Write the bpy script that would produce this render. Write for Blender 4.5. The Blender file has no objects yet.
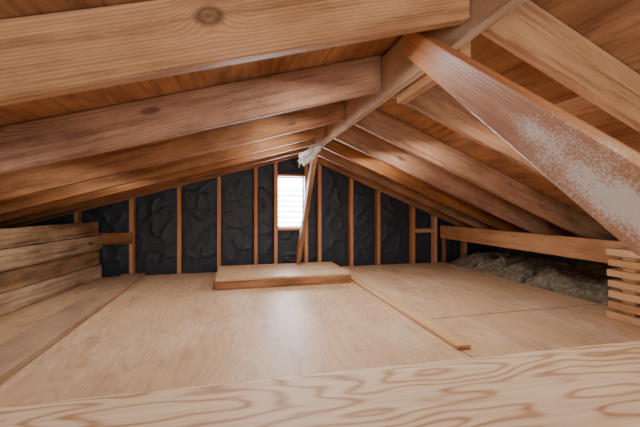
import bpy, bmesh, math, random
from mathutils import Vector, Matrix, noise
random.seed(7)
C = bpy.context.scene.collection
H0 = 0.73      # camera height
RX = 0.73      # ridge x
ZR = 1.33      # rafter underside at ridge
SL, SR = 0.284, 0.41
RD = 0.185     # rafter vertical depth

def lin(r, g, b):
    f = lambda c: (c/255/12.92) if c/255 <= .04045 else ((c/255+.055)/1.055)**2.4
    return (f(r), f(g), f(b), 1)

class NT:
    def __init__(s, name):
        s.m = bpy.data.materials.new(name); s.m.use_nodes = True
        s.t = s.m.node_tree; s.n = s.t.nodes; s.l = s.t.links
        s.bsdf = s.n['Principled BSDF']
    def add(s, typ, ins=None, **kw):
        n = s.n.new(typ)
        for k, v in kw.items(): setattr(n, k, v)
        for k, v in (ins or {}).items():
            if isinstance(v, bpy.types.NodeSocket): s.l.new(v, n.inputs[k])
            else: n.inputs[k].default_value = v
        return n
    def math(s, op, a, b=0.0, c=0.0):
        n = s.add('ShaderNodeMath', {0: a, 1: b, 2: c}, operation=op); return n.outputs[0]
    def mix(s, fac, a, b, bt='MIX'):
        n = s.n.new('ShaderNodeMix'); n.data_type = 'RGBA'; n.blend_type = bt
        for k, v in ((0, fac), (6, a), (7, b)):
            if isinstance(v, bpy.types.NodeSocket): s.l.new(v, n.inputs[k])
            else: n.inputs[k].default_value = v
        return n.outputs[2]
    def ramp(s, fac, stops):
        n = s.n.new('ShaderNodeValToRGB'); s.l.new(fac, n.inputs[0])
        e = n.color_ramp.elements
        while len(e) < len(stops): e.new(0.5)
        for i, (p, c) in enumerate(stops):
            e[i].position = p; e[i].color = c
        return n.outputs[0]

def wood(name, light, dark, freq=420, amp=0.03, nsc=(0.5, 5, 5), rough=.6, knots=True, ply=False, contrast=1.0, wear=None, wearamt=.55, wearsc=(2.2,5,5), wlo=.50, scuff=.75, vary=.25, bump=.15, grey=None, speckle=None, blotch=1.1, sharp=2.2, knotat=None, stain=None, streak=None):
    t = NT(name)
    tc = t.add('ShaderNodeTexCoord'); oi = t.add('ShaderNodeObjectInfo')
    rnd = oi.outputs['Random']
    off = t.add('ShaderNodeCombineXYZ', {0: t.math('MULTIPLY', rnd, 31.0), 1: 0.0, 2: 0.0})
    p = t.add('ShaderNodeVectorMath', {0: tc.outputs['Object'], 1: off.outputs[0]}, operation='ADD').outputs[0]
    mp = t.add('ShaderNodeMapping', {0: p, 3: nsc}).outputs[0]
    n1 = t.add('ShaderNodeTexNoise', {'Vector': mp, 'Scale': 1.0, 'Detail': 2.0, 'Roughness': .45}).outputs[0]
    sep = t.add('ShaderNodeSeparateXYZ', {0: tc.outputs['Object']})
    y, z = sep.outputs[1], sep.outputs[2]
    if ply:
        r = t.math('MULTIPLY', n1, amp)
    else:
        oy = t.math('SUBTRACT', t.math('MULTIPLY', rnd, .10), .05)
        yy = t.math('ADD', y, oy); zz = t.math('ADD', z, t.math('SUBTRACT', t.math('MULTIPLY', rnd, -.16), -.02))
        r = t.math('SQRT', t.math('ADD', t.math('MULTIPLY', yy, yy), t.math('MULTIPLY', zz, zz)))
        r = t.math('ADD', r, t.math('MULTIPLY', n1, amp))
    if knots:
        km = t.add('ShaderNodeMapping', {0: p, 3: (1.6, 4.2, 4.2) if not ply else (1.0, 1.6, 1)}).outputs[0]
        vo = t.add('ShaderNodeTexVoronoi', {'Vector': km, 'Scale': 1.0}).outputs['Distance']
        kn = t.math('MAXIMUM', t.math('SUBTRACT', .35, vo), 0.0)
        r = t.math('ADD', r, t.math('MULTIPLY', t.math('MULTIPLY', kn, kn), .18))
    if knotat:
        dx = t.math('MULTIPLY', t.math('SUBTRACT', sep.outputs[0], knotat[0]), .75)
        dz = t.math('SUBTRACT', z, knotat[1])
        kd = t.math('SQRT', t.math('ADD', t.math('MULTIPLY', dx, dx), t.math('MULTIPLY', dz, dz)))
        nn = t.add('ShaderNodeTexNoise', {'Vector': tc.outputs['Object'], 'Scale': 40.0}).outputs[0]
        kd = t.math('ADD', kd, t.math('MULTIPLY', t.math('SUBTRACT', nn, .5), .012))
        kk = t.math('MAXIMUM', t.math('SUBTRACT', .09, kd), 0.0)
        r = t.math('ADD', r, t.math('MULTIPLY', t.math('MULTIPLY', kk, kk), 6.0))
    s = t.math('SINE', t.math('MULTIPLY', r, freq))
    s = t.math('MULTIPLY_ADD', s, .5, .5)
    s = t.math('POWER', s, sharp)
    fm = t.add('ShaderNodeMapping', {0: p, 3: (3, 130, 130)}).outputs[0]
    fine = t.add('ShaderNodeTexNoise', {'Vector': fm, 'Scale': 1.0, 'Detail': 3.0}).outputs[0]
    bl = t.add('ShaderNodeTexNoise', {'Vector': t.add('ShaderNodeMapping', {0: p, 3: (.9, 3, 3)}).outputs[0], 'Scale': 1.3, 'Detail': 5.0}).outputs[0]
    fac = t.math('MULTIPLY', s, .5*contrast)
    fac = t.math('ADD', fac, t.math('MULTIPLY', t.math('SUBTRACT', fine, .5), .9*min(contrast, 1.0)))
    fac = t.math('ADD', fac, t.math('MULTIPLY', t.math('SUBTRACT', bl, .5), blotch))
    fac = t.add('ShaderNodeClamp', {0: t.math('ADD', fac, .15)}).outputs[0]
    col = t.mix(fac, light, dark)
    if grey:
        gm = t.add('ShaderNodeMapping', {0: p, 3: (1.1, 2.5, 2.5)}).outputs[0]
        g = t.add('ShaderNodeTexNoise', {'Vector': gm, 'Scale': 1.7, 'Detail': 5.0, 'Roughness': .65}).outputs[0]
        gf = t.ramp(g, [(.40, (0,0,0,1)), (.66, (1,1,1,1))])
        col = t.mix(t.math('MULTIPLY', gf, .8), col, grey, 'MULTIPLY')
    if streak:
        st = t.add('ShaderNodeTexNoise', {'Vector': t.add('ShaderNodeMapping', {0: p, 3: (2.0, 30, 30)}).outputs[0], 'Scale': 1.0, 'Detail': 6.0, 'Roughness': .75}).outputs[0]
        stf = t.ramp(st, [(.50, (0,0,0,1)), (.64, (1,1,1,1))])
        col = t.mix(t.math('MULTIPLY', stf, .6), col, streak, 'MULTIPLY')
    dk = tuple(c*.35 for c in dark[:3])+(1,)
    if knots:
        kf = t.ramp(vo, [(0.0, (1, 1, 1, 1)), (0.055, (.8, .8, .8, 1)), (0.085, (0, 0, 0, 1))])
        col = t.mix(t.math('MULTIPLY', kf, .8 if not ply else .3), col, dk)
    if knotat:
        kf2 = t.ramp(kd, [(0.0, (.75,.75,.75,1)), (.012,(.5,.5,.5,1)), (.020,(.95,.95,.95,1)), (.034,(0,0,0,1))])
        col = t.mix(kf2, col, dk)
    if stain:
        sm = t.add('ShaderNodeTexNoise', {'Vector': t.add('ShaderNodeMapping', {0: p, 3: (1.2, 1.8, 1.8)}).outputs[0], 'Scale': 2.0, 'Detail': 7.0, 'Roughness': .7}).outputs[0]
        sf_ = t.ramp(sm, [(.52, (0,0,0,1)), (.68, (1,1,1,1))])
        col = t.mix(t.math('MULTIPLY', sf_, .5), col, stain, 'MULTIPLY')
    if wear:
        wm = t.add('ShaderNodeMapping', {0: p, 3: wearsc}).outputs[0]
        w = t.add('ShaderNodeTexNoise', {'Vector': wm, 'Scale': 1.0, 'Detail': 7.0, 'Roughness': .7}).outputs[0]
        wf = t.ramp(w, [(wlo, (0, 0, 0, 1)), (wlo+.18, (1, 1, 1, 1))])
        col = t.mix(t.math('MULTIPLY', wf, wearamt), col, wear)
        sc = t.add('ShaderNodeTexNoise', {'Vector': t.add('ShaderNodeMapping', {0: p, 3: (14, 70, 70)}).outputs[0], 'Scale': 1.0, 'Detail': 5.0, 'Roughness': .7}).outputs[0]
        scf = t.math('MULTIPLY', t.ramp(sc, [(.55, (0,0,0,1)), (.65, (1,1,1,1))]), t.ramp(w, [(wlo-.02, (0,0,0,1)), (wlo+.08, (1,1,1,1))]))
        col = t.mix(t.math('MULTIPLY', scf, scuff), col, lin(248,238,226))
    if speckle:  # whitish speckle and glare painted into the colour along one stretch
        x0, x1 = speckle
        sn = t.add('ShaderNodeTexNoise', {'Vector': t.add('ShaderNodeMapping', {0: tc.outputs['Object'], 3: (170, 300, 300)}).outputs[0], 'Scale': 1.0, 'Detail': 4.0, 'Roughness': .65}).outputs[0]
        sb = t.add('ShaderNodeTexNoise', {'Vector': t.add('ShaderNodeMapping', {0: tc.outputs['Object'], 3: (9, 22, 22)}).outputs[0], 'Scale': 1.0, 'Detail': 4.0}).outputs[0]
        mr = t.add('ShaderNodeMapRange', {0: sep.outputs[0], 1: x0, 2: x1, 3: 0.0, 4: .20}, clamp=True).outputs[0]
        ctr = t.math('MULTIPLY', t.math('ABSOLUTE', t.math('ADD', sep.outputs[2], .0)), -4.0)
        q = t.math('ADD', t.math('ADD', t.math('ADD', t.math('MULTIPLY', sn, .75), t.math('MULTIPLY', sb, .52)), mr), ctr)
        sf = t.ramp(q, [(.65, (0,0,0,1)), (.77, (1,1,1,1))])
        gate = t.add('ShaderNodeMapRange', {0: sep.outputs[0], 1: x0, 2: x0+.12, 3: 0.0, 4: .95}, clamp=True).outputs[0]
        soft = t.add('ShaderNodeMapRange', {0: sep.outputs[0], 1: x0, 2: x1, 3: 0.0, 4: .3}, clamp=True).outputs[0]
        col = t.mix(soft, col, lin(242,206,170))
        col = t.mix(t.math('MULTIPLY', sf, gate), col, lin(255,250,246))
    hs = t.add('ShaderNodeHueSaturation', {'Color': col, 'Value': t.math('MULTIPLY_ADD', rnd, vary, 1-vary/2), 'Saturation': t.math('MULTIPLY_ADD', rnd, -vary*.6, 1+vary*.3)})
    t.l.new(hs.outputs[0], t.bsdf.inputs['Base Color'])
    t.bsdf.inputs['Roughness'].default_value = rough
    t.bsdf.inputs['Specular IOR Level'].default_value = .35
    bp = t.add('ShaderNodeBump', {'Height': fac, 'Strength': bump, 'Distance': .003})
    t.l.new(bp.outputs[0], t.bsdf.inputs['Normal'])
    return t.m

GR = lin(178,162,150); SK = lin(150,120,100)
M_raf = wood('fir_rafter', lin(186,134,92), lin(128,84,56), freq=800, amp=.05, grey=GR, vary=.45, contrast=1.0, streak=SK, bump=.4, rough=.7)
M_rafn = wood('fir_rafter_pale', lin(208,160,116), lin(164,114,76), freq=700, amp=.05, grey=lin(215,195,180), vary=.12, contrast=.9, streak=lin(185,158,136), bump=.25)
M_rafk = wood('fir_rafter_big_knot', lin(204,156,112), lin(158,110,74), freq=700, amp=.05, grey=lin(205,185,168), vary=.0, contrast=.9, knots=False, knotat=(-.958,.030), streak=lin(180,152,130), bump=.25)
M_ridge = wood('fir_ridge', lin(214,186,158), lin(176,138,110), freq=700, amp=.05, grey=lin(215,208,202), vary=0, contrast=.8, rough=.4, streak=lin(195,174,158))
M_stud = wood('fir_stud', lin(208,148,102), lin(158,102,64), freq=700, amp=.02, knots=False)
M_old = wood('weathered_plank', lin(184,150,114), lin(106,78,58), freq=160, amp=.12, contrast=.6, grey=lin(160,146,134), vary=.35, rough=.85, blotch=1.9, bump=.5, streak=lin(96,76,62))
M_ply = wood('floor_plywood', lin(212,174,136), lin(168,126,92), freq=170, amp=1.0, nsc=(.5,2.6,2.6), ply=True, contrast=.5, wear=lin(234,216,196), wearamt=.45, wearsc=(1.0,2.6,2.6), wlo=.53, scuff=.4, rough=.52, vary=.1, bump=.08, blotch=1.1, stain=lin(190,162,142))
M_ply2 = wood('grey_pine_plank', lin(190,156,126), lin(138,106,80), freq=500, amp=.05, contrast=.6, rough=.7, vary=.06, grey=lin(205,195,188))
M_deck = wood('roof_deck_plywood', lin(186,136,94), lin(138,94,62), freq=110, amp=1.0, nsc=(.4,2.2,2.2), ply=True, contrast=.7, rough=.85, vary=.1, grey=lin(185,168,156), streak=lin(175,150,132))
M_beam = wood('bold_grain_beam', lin(238,210,174), lin(184,134,92), freq=85, amp=.9, nsc=(1.5,6,6), ply=True, contrast=1.5, rough=.6, vary=0, knots=False, blotch=.7, sharp=2.8)
M_brace = wood('glare_speckled_brace', lin(210,146,96), lin(160,98,60), freq=700, amp=.05, contrast=.8, rough=.42, vary=0, knots=False, speckle=(-.42,-.10), streak=lin(185,155,130))  # bright glare on the near stretch is part of this colour
M_clean = wood('clean_lumber', lin(216,174,130), lin(182,132,90), freq=600, amp=.03, knots=False, vary=.2)
M_crib = wood('crib_lumber', lin(208,164,120), lin(166,118,80), freq=600, amp=.03, knots=False, vary=.3)

def simple(name, col, rough=.7, nscale=8, var=.3, bump=.3, bdist=.01):
    t = NT(name)
    tc = t.add('ShaderNodeTexCoord')
    n = t.add('ShaderNodeTexNoise', {'Vector': tc.outputs['Object'], 'Scale': nscale, 'Detail': 6.0, 'Roughness': .6}).outputs[0]
    dk = tuple(c*(1-var) for c in col[:3])+(1,); lt = tuple(min(1, c*(1+var)) for c in col[:3])+(1,)
    f = t.ramp(n, [(.3,(0,0,0,1)),(.7,(1,1,1,1))])
    t.l.new(t.mix(f, dk, lt), t.bsdf.inputs['Base Color'])
    t.bsdf.inputs['Roughness'].default_value = rough
    t.l.new(t.add('ShaderNodeBump', {'Height': n, 'Strength': bump, 'Distance': bdist}).outputs[0], t.bsdf.inputs['Normal'])
    return t.m
M_black = simple('black_building_paper', lin(40,45,54), .55, 9, .15, .2, .015)
M_ins = simple('old_insulation_facing', lin(132,120,98), .9, 24, .55, .9, .02)
M_white = simple('white_crumpled_paper', lin(205,205,204), .6, 20, .1)
M_sub = simple('subfloor_dust', lin(100,80,62), .9, 12, .4)
M_slat = simple('white_louver_paint', lin(222,230,238), .4, 10, .05, .05)

def finish(ob, label=None, cat=None, group=None, kind=None, parent=None):
    C.objects.link(ob)
    if label: ob['label'] = label
    if cat: ob['category'] = cat
    if group: ob['group'] = group
    if kind: ob['kind'] = kind
    if parent: ob.parent = parent
    return ob

def mesh_ob(name, bm, mat, smooth=False):
    me = bpy.data.meshes.new(name)
    bmesh.ops.recalc_face_normals(bm, faces=bm.faces)
    bm.to_mesh(me); bm.free()
    me.materials.append(mat)
    if smooth:
        for p in me.polygons: p.use_smooth = True
    return bpy.data.objects.new(name, me)

def board(name, a, b, th, dp, mat, up=(0,0,1), bev=.003, rough_edge=0, **kw):
    """lumber from a to b; th = thickness sideways, dp = depth along 'up'"""
    a, b = Vector(a), Vector(b); L = (b-a).length
    x = (b-a).normalized(); y = Vector(up).cross(x).normalized(); z = x.cross(y)
    bm = bmesh.new(); bmesh.ops.create_cube(bm, size=1)
    for v in bm.verts: v.co = Vector((v.co.x*L, v.co.y*th, v.co.z*dp))
    if rough_edge:
        long_e = [e for e in bm.edges if abs(e.verts[0].co.x-e.verts[1].co.x) > L*.5]
        bmesh.ops.subdivide_edges(bm, edges=long_e, cuts=40, use_grid_fill=True)
    if bev:
        es = [e for e in bm.edges if e.calc_face_angle(0) > .5]
        bmesh.ops.bevel(bm, geom=es, offset=bev, segments=2, affect='EDGES', profile=.6)
    if rough_edge:
        sd = random.uniform(0, 50)
        for v in bm.verts:
            k = noise.noise(Vector((v.co.x*6+sd, math.copysign(3, v.co.z), 1)))
            k2 = noise.noise(Vector((v.co.x*4+sd, math.copysign(3, v.co.z), 7)))
            v.co.z -= math.copysign(1, v.co.z)*rough_edge*max(0, .4+k)
            v.co.y += rough_edge*.8*k2
    ob = mesh_ob(name, bm, mat)
    M = Matrix((x, y, z)).transposed().to_4x4(); M.translation = (a+b)/2
    ob.matrix_world = M
    return finish(ob, **kw)

def box(name, lo, hi, mat, bev=0, **kw):
    lo, hi = Vector(lo), Vector(hi); c = (lo+hi)/2; s = hi-lo
    bm = bmesh.new(); bmesh.ops.create_cube(bm, size=1)
    for v in bm.verts: v.co = Vector((v.co.x*s.x, v.co.y*s.y, v.co.z*s.z))
    if bev: bmesh.ops.bevel(bm, geom=bm.edges[:], offset=bev, segments=2, affect='EDGES')
    ob = mesh_ob(name, bm, mat); ob.location = c
    return finish(ob, **kw)

def multibox(name, boxes, mat, **kw):
    bm = bmesh.new()
    for lo, hi in boxes:
        lo, hi = Vector(lo), Vector(hi); c = (lo+hi)/2; s = hi-lo
        r = bmesh.ops.create_cube(bm, size=1)
        for v in r['verts']: v.co = Vector((v.co.x*s.x, v.co.y*s.y, v.co.z*s.z))+c
    return finish(mesh_ob(name, bm, mat), **kw)

def zroof(x):  # rafter underside
    return ZR-SL*(RX-x) if x < RX else ZR-SR*(x-RX)

# ---------------- shell
XL, XRt, YB, YF = -2.7, 3.6, -2.2, 4.1
box('floor', (XL-.1, YB-.1, -.10), (XRt+.1, YF+.1, -.019), M_sub, kind='structure')
def roof(name, x0, x1):
    bm = bmesh.new()
    z0, z1 = zroof(x0)+RD, zroof(x1)+RD
    L = math.hypot(x1-x0, z1-z0); ang = math.atan2(z1-z0, x1-x0)
    bmesh.ops.create_cube(bm, size=1)
    for v in bm.verts: v.co = Vector((v.co.x*(YF+.2-YB+.1), v.co.y*L, v.co.z*.03+.015))
    ob = mesh_ob(name, bm, M_deck)
    xa = Vector((0, 1, 0)); ya = Vector((-math.cos(ang), 0, -math.sin(ang))); za = xa.cross(ya)
    M = Matrix((xa, ya, za)).transposed().to_4x4()
    M.translation = Vector(((x0+x1)/2, (YF+YB)/2+.05, (z0+z1)/2))
    ob.matrix_world = M
    finish(ob, kind='structure')
roof('ceiling', XL-.2, RX)
roof('ceiling.001', RX, XRt+.2)
box('wall_left', (XL-.05, YB, -.02), (XL, YF, zroof(XL)+RD), M_sub, kind='structure')
box('wall_right', (XRt, YB, -.02), (XRt+.05, YF, zroof(XRt)+RD-.01), M_sub, kind='structure')
WX0, WX1, WZ0, WZ1 = .455, .775, .485, 1.09
def gable(name, y0, y1, mat, hole):
    def col(x): return zroof(x)+RD
    bm = bmesh.new()
    xs = [XL, WX0, RX, WX1, XRt] if hole else [XL, RX, XRt]
    def prism(pts):
        f = [bm.verts.new((x, y0, z)) for x, z in pts]; g = [bm.verts.new((x, y1, z)) for x, z in pts]
        bm.faces.new(f); bm.faces.new(g[::-1])
        for i in range(len(pts)):
            j = (i+1) % len(pts); bm.faces.new((f[i], g[i], g[j], f[j]))
    for a, b in zip(xs[:-1], xs[1:]):
        if hole and a >= WX0 and b <= WX1:
            prism([(a, -.02), (b, -.02), (b, WZ0), (a, WZ0)])
            prism([(a, WZ1), (b, WZ1), (b, col(b)), (a, col(a))])
        else:
            prism([(a, -.02), (b, -.02), (b, col(b)), (a, col(a))])
    return finish(mesh_ob(name, bm, mat), kind='structure')
gable('wall_back', 4.04, 4.10, M_black, True)
gable('wall_front', YB-.06, YB, M_sub, False)

# ---------------- floor sheets
kwp = dict(cat='plywood sheet', group='plywood floor sheets')
def sheet(x0, x1, y0, y1, z0, z1, label, name='plywood_sheet', mat=M_ply, bev=.004, **kw):
    return board(name, ((x0+x1)/2, y0, (z0+z1)/2), ((x0+x1)/2, y1, (z0+z1)/2), x1-x0, z1-z0, mat, bev=bev, label=label, **kw)
sheet(-.945, 1.10, 1.08, 3.93, -.018, 0, 'wide tan plywood sheet laid across the attic floor', **kwp)
sheet(1.108, 2.65, 1.96, 3.93, -.018, 0, 'tan plywood sheet beside the insulation bay', **kwp)
sheet(1.108, 2.65, 1.08, 1.950, -.018, -.001, 'tan plywood sheet beside the insulation bay', **kwp)
sheet(-1.95, -.955, 1.08, 3.93, -.018, -.002, 'narrow tan plywood sheet beside the stacked planks', **kwp)
sheet(-1.175, -.955, 1.10, 3.90, -.001, .030, 'long flat board lying on the plywood floor', name='floor_plank', mat=M_ply2, cat='wooden plank')
sheet(1.085, 1.165, 1.49, 3.30, .001, .022, 'long narrow pale batten lying on the plywood', name='wood_batten', mat=M_clean, cat='wooden batten')

# hatch platform
hp = bpy.data.objects.new('floor_platform', None); hp.location = (.43, 3.4, 0)
finish(hp, label='low raised plywood platform with lumber rim beneath the window', cat='platform')
def par(ob, p):
    bpy.context.view_layer.update()
    mw = ob.matrix_world.copy(); ob.parent = p; ob.matrix_parent_inverse = p.matrix_world.inverted(); ob.matrix_world = mw
for a, b in (((-.19,3.07,.04),(1.05,3.07,.04)), ((-.19,3.73,.04),(1.05,3.73,.04)),
                 ((-.17,3.09,.04),(-.17,3.71,.04)), ((1.03,3.09,.04),(1.03,3.71,.04))):
    par(board('rim', a, b, .038, .078, M_raf), hp)
par(board('top_panel', (-.195,3.40,.088),(1.055,3.40,.088), .70, .018, M_ply, bev=.0015), hp)

# ---------------- foreground beam
board('timber_beam', (-2.6,.877,.112), (3.4,.667,.112), .39, .255, M_beam, bev=.022, label='thick pale timber with bold swirling grain resting on the floor', cat='wooden beam')

# ---------------- ridge & rafters
board('ridge_board', (RX, -.9, ZR+.085-.03), (RX, 3.98, ZR+.085-.03), .038, .21, M_ridge, label='long pale ridge board joining the rafters at the roof peak', cat='ridge board')

def rafter(x0, x1, yc, mat, label, group):
    z0, z1 = zroof(x0), zroof(x1); d = RD-.003; th = .040
    s = (z1-z0)/(x1-x0); ang = math.atan(s)
    L = math.hypot(x1-x0, z1-z0)
    bm = bmesh.new(); bmesh.ops.create_cube(bm, size=1)
    dd = d*math.cos(ang)
    for v in bm.verts:
        sh = v.co.z*dd*math.tan(abs(ang))
        v.co = Vector((v.co.x*L - sh, v.co.y*th, v.co.z*dd))
    bmesh.ops.bevel(bm, geom=bm.edges[:], offset=.003, segments=2, affect='EDGES')
    ob = mesh_ob('rafter', bm, mat)
    x = Vector((x1-x0, 0, z1-z0)).normalized(); z = Vector((0,0,1)); y = z.cross(x).normalized(); z = x.cross(y)
    M = Matrix((x, y, z)).transposed().to_4x4()
    M.translation = Vector(((x0+x1)/2, yc, (z0+z1)/2+d/2))
    ob.matrix_world = M
    return finish(ob, label=label, cat='rafter', group=group)
YS = [.93, 1.60, 2.20, 2.70, 3.12, 3.50, 3.86]
for i, yc in enumerate(YS):
    last = i == len(YS)-1
    lab = 'pale fir rafter beside the diagonal brace' if i == 0 else ('thin brown rafter against the gable wall' if last else 'reddish brown fir rafter under the roof deck')
    rafter(RX-.021, -2.68, yc, M_rafk if i == 0 else M_raf, 'pale fir rafter with one large round dark knot' if i == 0 else lab, 'sloping roof rafters')
    rafter(RX+.021, 3.58, yc+.01, M_rafn if i == 0 else M_raf, lab, 'sloping roof rafters')

board('scab_block', (RX+.045,1.02,1.30),(RX+.045,1.50,1.30), .045, .13, M_rafn, label='short pale block nailed beside the ridge board', cat='wooden block')
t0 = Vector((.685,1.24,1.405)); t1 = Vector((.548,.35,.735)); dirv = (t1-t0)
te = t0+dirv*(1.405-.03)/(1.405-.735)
board('diagonal_brace', t0, te, .040, .100, M_brace, bev=.004, label='diagonal lumber brace with whitish speckle and painted glare rising to the ridge', cat='wooden brace')
board('leaning_post', (.695,3.02,1.265), (.645,3.66,.13), .042, .10, M_raf, up=(0,1,0), label='slim leaning wooden post in front of the window', cat='wooden post')

# ---------------- gable studs & black paper
SX = [-2.2,-1.62,-1.106,-.63,-.209,.202,.433,.797,.964,1.371,1.734,2.222,2.544,3.0]
bottom = -.018
for i, x in enumerate(SX):
    board('wall_stud', (x,3.985,bottom), (x,3.985,zroof(x)+.10), .040, .085, M_stud, up=(0,1,0), label='orange brown wall stud over black building paper', cat='wall stud', group='gable wall studs')
def paper(x0, x1, z0=None, z1=None):
    n, m = 22, 70
    bm = bmesh.new(); vs = []
    zb = bottom+.002 if z0 is None else z0
    for j in range(m+1):
        row = []
        for i in range(n+1):
            u, v = i/n, j/m
            x = x0+(x1-x0)*u
            top = zroof(x)+.03 if z1 is None else z1
            z = zb+(top-zb)*v
            e = math.sin(math.pi*u)**.5 * min(1, 5*v, 5*(1-v)+.2)
            r = abs(noise.noise(Vector((x*5+z*3, 3.1, z*5-x*3))))
            r3 = abs(noise.noise(Vector((x*11-z*4, 5.1, z*9+x*6))))
            dsp = .008+.007*e + .006*e*noise.noise(Vector((x*5, 3.1, z*4))) + .014*e*max(0,.16-r)/.16 + .008*e*max(0,.10-r3)/.10
            row.append(bm.verts.new((x, 4.036-max(.002,dsp), z)))
        vs.append(row)
    for j in range(m):
        for i in range(n): bm.faces.new((vs[j][i], vs[j][i+1], vs[j+1][i+1], vs[j+1][i]))
    finish(mesh_ob('black_insulation_sheet', bm, M_black, True), label='creased black paper sheet filling a bay between studs', cat='insulation sheet', group='black paper sheets between studs')
for a, b in zip(SX[:-1], SX[1:]):
    if abs(a-.433) < .01:
        paper(a+.022, b-.022, None, .44); paper(a+.022, b-.022, 1.12, None)
    else: paper(a+.022, b-.022)
board('window_header', (.455,3.985,1.105),(.775,3.985,1.105), .085, .025, M_stud, label='short lumber header above the window', cat='lumber')
board('window_sill_plate', (.455,3.985,.468),(.775,3.985,.468), .085, .028, M_stud, label='short lumber sill plate under the window', cat='lumber')
board('wall_blocking', (-1.60,3.92,.40),(-1.09,3.92,.40), .038, .12, M_raf, label='short brown horizontal board nailed across the studs', cat='lumber')
board('wall_blocking', (2.245,3.985,.42),(2.522,3.985,.42), .08, .05, M_raf, label='short brown horizontal block between two studs', cat='lumber')

# ---------------- window
w = bpy.data.objects.new('window_1', None); w.location = ((WX0+WX1)/2, 4.06, WZ0); finish(w, kind='structure')
fr = multibox('window_frame', [((WX0,4.03,WZ0),(WX0+.015,4.09,WZ1)),((WX1-.015,4.03,WZ0),(WX1,4.09,WZ1)),((WX0+.015,4.03,WZ0),(WX1-.015,4.09,WZ0+.015)),((WX0+.015,4.03,WZ1-.015),(WX1-.015,4.09,WZ1))], M_slat); par(fr, w)
for k in range(7):
    z = WZ0+.055+k*.065
    s = board('louver_slat', (WX0+.017,4.06,z),(WX1-.017,4.06,z), .045, .008, M_slat, up=(0,.38,1), bev=.001); par(s, w)

# ---------------- lumber stack
zz = 0
for k, (h, dx, ye) in enumerate([(.15,.0,3.89),(.145,-.010,3.86),(.15,.006,3.90),(.14,-.010,3.84)]):
    board('stacked_plank', (-1.76+dx,1.2,zz+h/2),(-1.385+dx,ye,zz+h/2), .045, h-.001, M_old, bev=.005, rough_edge=.006, label='weathered brown plank stacked on edge', cat='wooden plank', group='planks stacked on edge')
    zz += h
# ---------------- ledger
board('ledger_beam', (2.62,1.10,.405),(2.62,3.93,.405), .045, .165, M_rafn, label='long pale horizontal beam below the rafter ends', cat='wooden beam')
for yy in (1.25, 3.90):
    board('ledger_post', (2.63,yy,-.018),(2.63,yy,.32), .04,.045, M_raf, up=(0,1,0), label='short post carrying the horizontal beam', cat='wooden post')
# ---------------- crib stack
z = 0.0
for k in range(13):
    if k % 2 == 0:
        for xx in (2.42,2.53):
            dy = random.uniform(-.015,.01)
            board('lumber_offcut', (xx,1.18,z+.021),(xx,1.715+dy,z+.021), .08,.042, M_crib, bev=.0015, label='short orange brown offcut in a stacked lumber crib', cat='lumber offcut', group='crib stacked lumber offcuts')
        z += .043
    else:
        for yy in (1.24,1.43,1.60):
            board('wooden_block', (2.41,yy,z+.0125),(2.56,yy,z+.0125), .07,.025, M_crib, bev=.0015, label='short brown block between the crib offcuts', cat='wooden block', group='crib wooden blocks')
        z += .026
# ---------------- insulation batts
def batt(x0, x1, y0, y1, h, seed):
    n, m = 76, 54
    bm = bmesh.new(); vs = []
    for j in range(m+1):
        row = []
        for i in range(n+1):
            u, v = i/n, j/m
            x, y = x0+(x1-x0)*u, y0+(y1-y0)*v
            e = (min(1, 4*u, 8*(1-u), 12*v, 12*(1-v)))
            e = math.sin(e*math.pi/2)
            q = Vector((x*2.4, y*2.4, seed*1.3))
            cr = 1-2.4*abs(noise.noise(Vector((x*3+y*2, y*5, seed+9))))
            cr2 = 1-2.4*abs(noise.noise(Vector((x*8-y*4, y*10, seed+2))))
            zz = h*e*(.60+.45*noise.noise(q)+.26*cr+.16*cr2)+.018*e*noise.noise(q*11)
            row.append(bm.verts.new((x+.08*noise.noise(q*3), y+.01*noise.noise(q*3+Vector((5,5,5))), -.017+max(0,zz))))
        vs.append(row)
    for j in range(m):
        for i in range(n): bm.faces.new((vs[j][i], vs[j][i+1], vs[j+1][i+1], vs[j+1][i]))
    per = [vs[0][i] for i in range(n+1)]+[vs[j][n] for j in range(1,m+1)]+[vs[m][i] for i in range(n-1,-1,-1)]+[vs[j][0] for j in range(m-1,0,-1)]
    bm.faces.new(per)
    finish(mesh_ob('insulation_batt', bm, M_ins, True), label='crumpled olive grey insulation batt lying along the eave', cat='insulation batt', group='loose insulation batts')
y = 1.05
for i, ln in enumerate([.62,1.05,.72,.42]):
    batt(2.69, 3.48, y, y+ln, random.uniform(.14,.17), i+1)
    y += ln+.01
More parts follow.
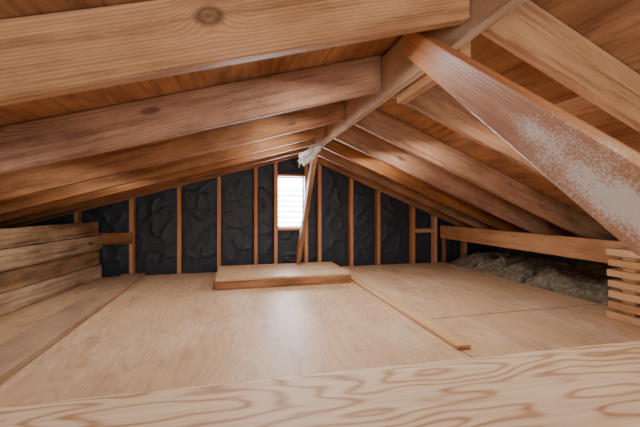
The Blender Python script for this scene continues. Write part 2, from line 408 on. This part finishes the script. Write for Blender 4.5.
# ---------------- torn white paper at ridge
bm = bmesh.new(); N, Mm = 26, 22; vs = []
for j in range(Mm+1):
    row = []
    for i in range(N+1):
        u, v = i/N-.5, j/Mm
        halfw = .12*(1-.40*v)*(1+.25*noise.noise(Vector((0, v*5, 1))))
        ragged = .04*noise.noise(Vector((u*4, 0, 5)))
        x = u*2*halfw - .05*v
        zc = -v*(.13+ragged*1.4) + .10*u
        yy = .018*noise.noise(Vector((u*4, v*3, 0)))+.010*(1-2*abs(noise.noise(Vector((u*7, v*5, 2)))))
        row.append(bm.verts.new((x, yy, zc)))
    vs.append(row)
for j in range(Mm):
    for i in range(N): bm.faces.new((vs[j][i], vs[j][i+1], vs[j+1][i+1], vs[j+1][i]))
ob = mesh_ob('torn_paper', bm, M_white, True)
ob.location = (.645,2.93,1.255)
ob.modifiers.new('s','SOLIDIFY').thickness = .002
finish(ob, label='torn white paper scrap at the top of the leaning post', cat='paper')

# ---------------- light
wd = bpy.data.worlds.new('W'); bpy.context.scene.world = wd; wd.use_nodes = True
wd.node_tree.nodes['Background'].inputs[0].default_value = (.9,.96,1,1)
wd.node_tree.nodes['Background'].inputs[1].default_value = 25
def area(name, loc, target, size, power, col, sy=None):
    l = bpy.data.lights.new(name, 'AREA'); l.energy = power; l.color = col; l.size = size
    if sy: l.shape = 'RECTANGLE'; l.size_y = sy
    else: l.shape = 'DISK'
    o = bpy.data.objects.new(name, l); o.location = loc
    o.rotation_euler = (Vector(target)-Vector(loc)).to_track_quat('-Z','Y').to_euler(); C.objects.link(o)
area('bounce_lamp', (.1,-1.5,.75), (.4,3,.7), 1.0, 43, (1,.98,.96))
area('added_side_fill', (.9,-.7,.35), (2.0,1.2,1.0), .6, 9, (1,.98,.96))  # added fill light out of view, brightens the upper right
area('window_daylight', (.62,4.8,.85), (.62,3,.90), .9, 260, (.84,.92,1))
for yb in (1.25, 1.90, 2.45, 2.91):
    for xb, pw in ((.25,5.3), (1.35,5), (-1.0,2.2)):
        zb = zroof(xb)+.14
        area('hidden_bay_fill', (xb,yb,zb), (xb,yb,0), .5, pw, (1,.98,.96), .26)  # added fill lights tucked between rafters to brighten the floor

cam = bpy.data.cameras.new('Camera'); co = bpy.data.objects.new('Camera', cam); C.objects.link(co)
cam.sensor_width = 36; cam.lens = 36*335/640; cam.shift_y = -6.5/640; cam.clip_start = .01
cam.dof.use_dof = True; cam.dof.focus_distance = 2.6; cam.dof.aperture_fstop = 5.6
co.location = (0,0,H0); co.rotation_euler = (math.radians(90),0,math.radians(-13.75))
bpy.context.scene.camera = co
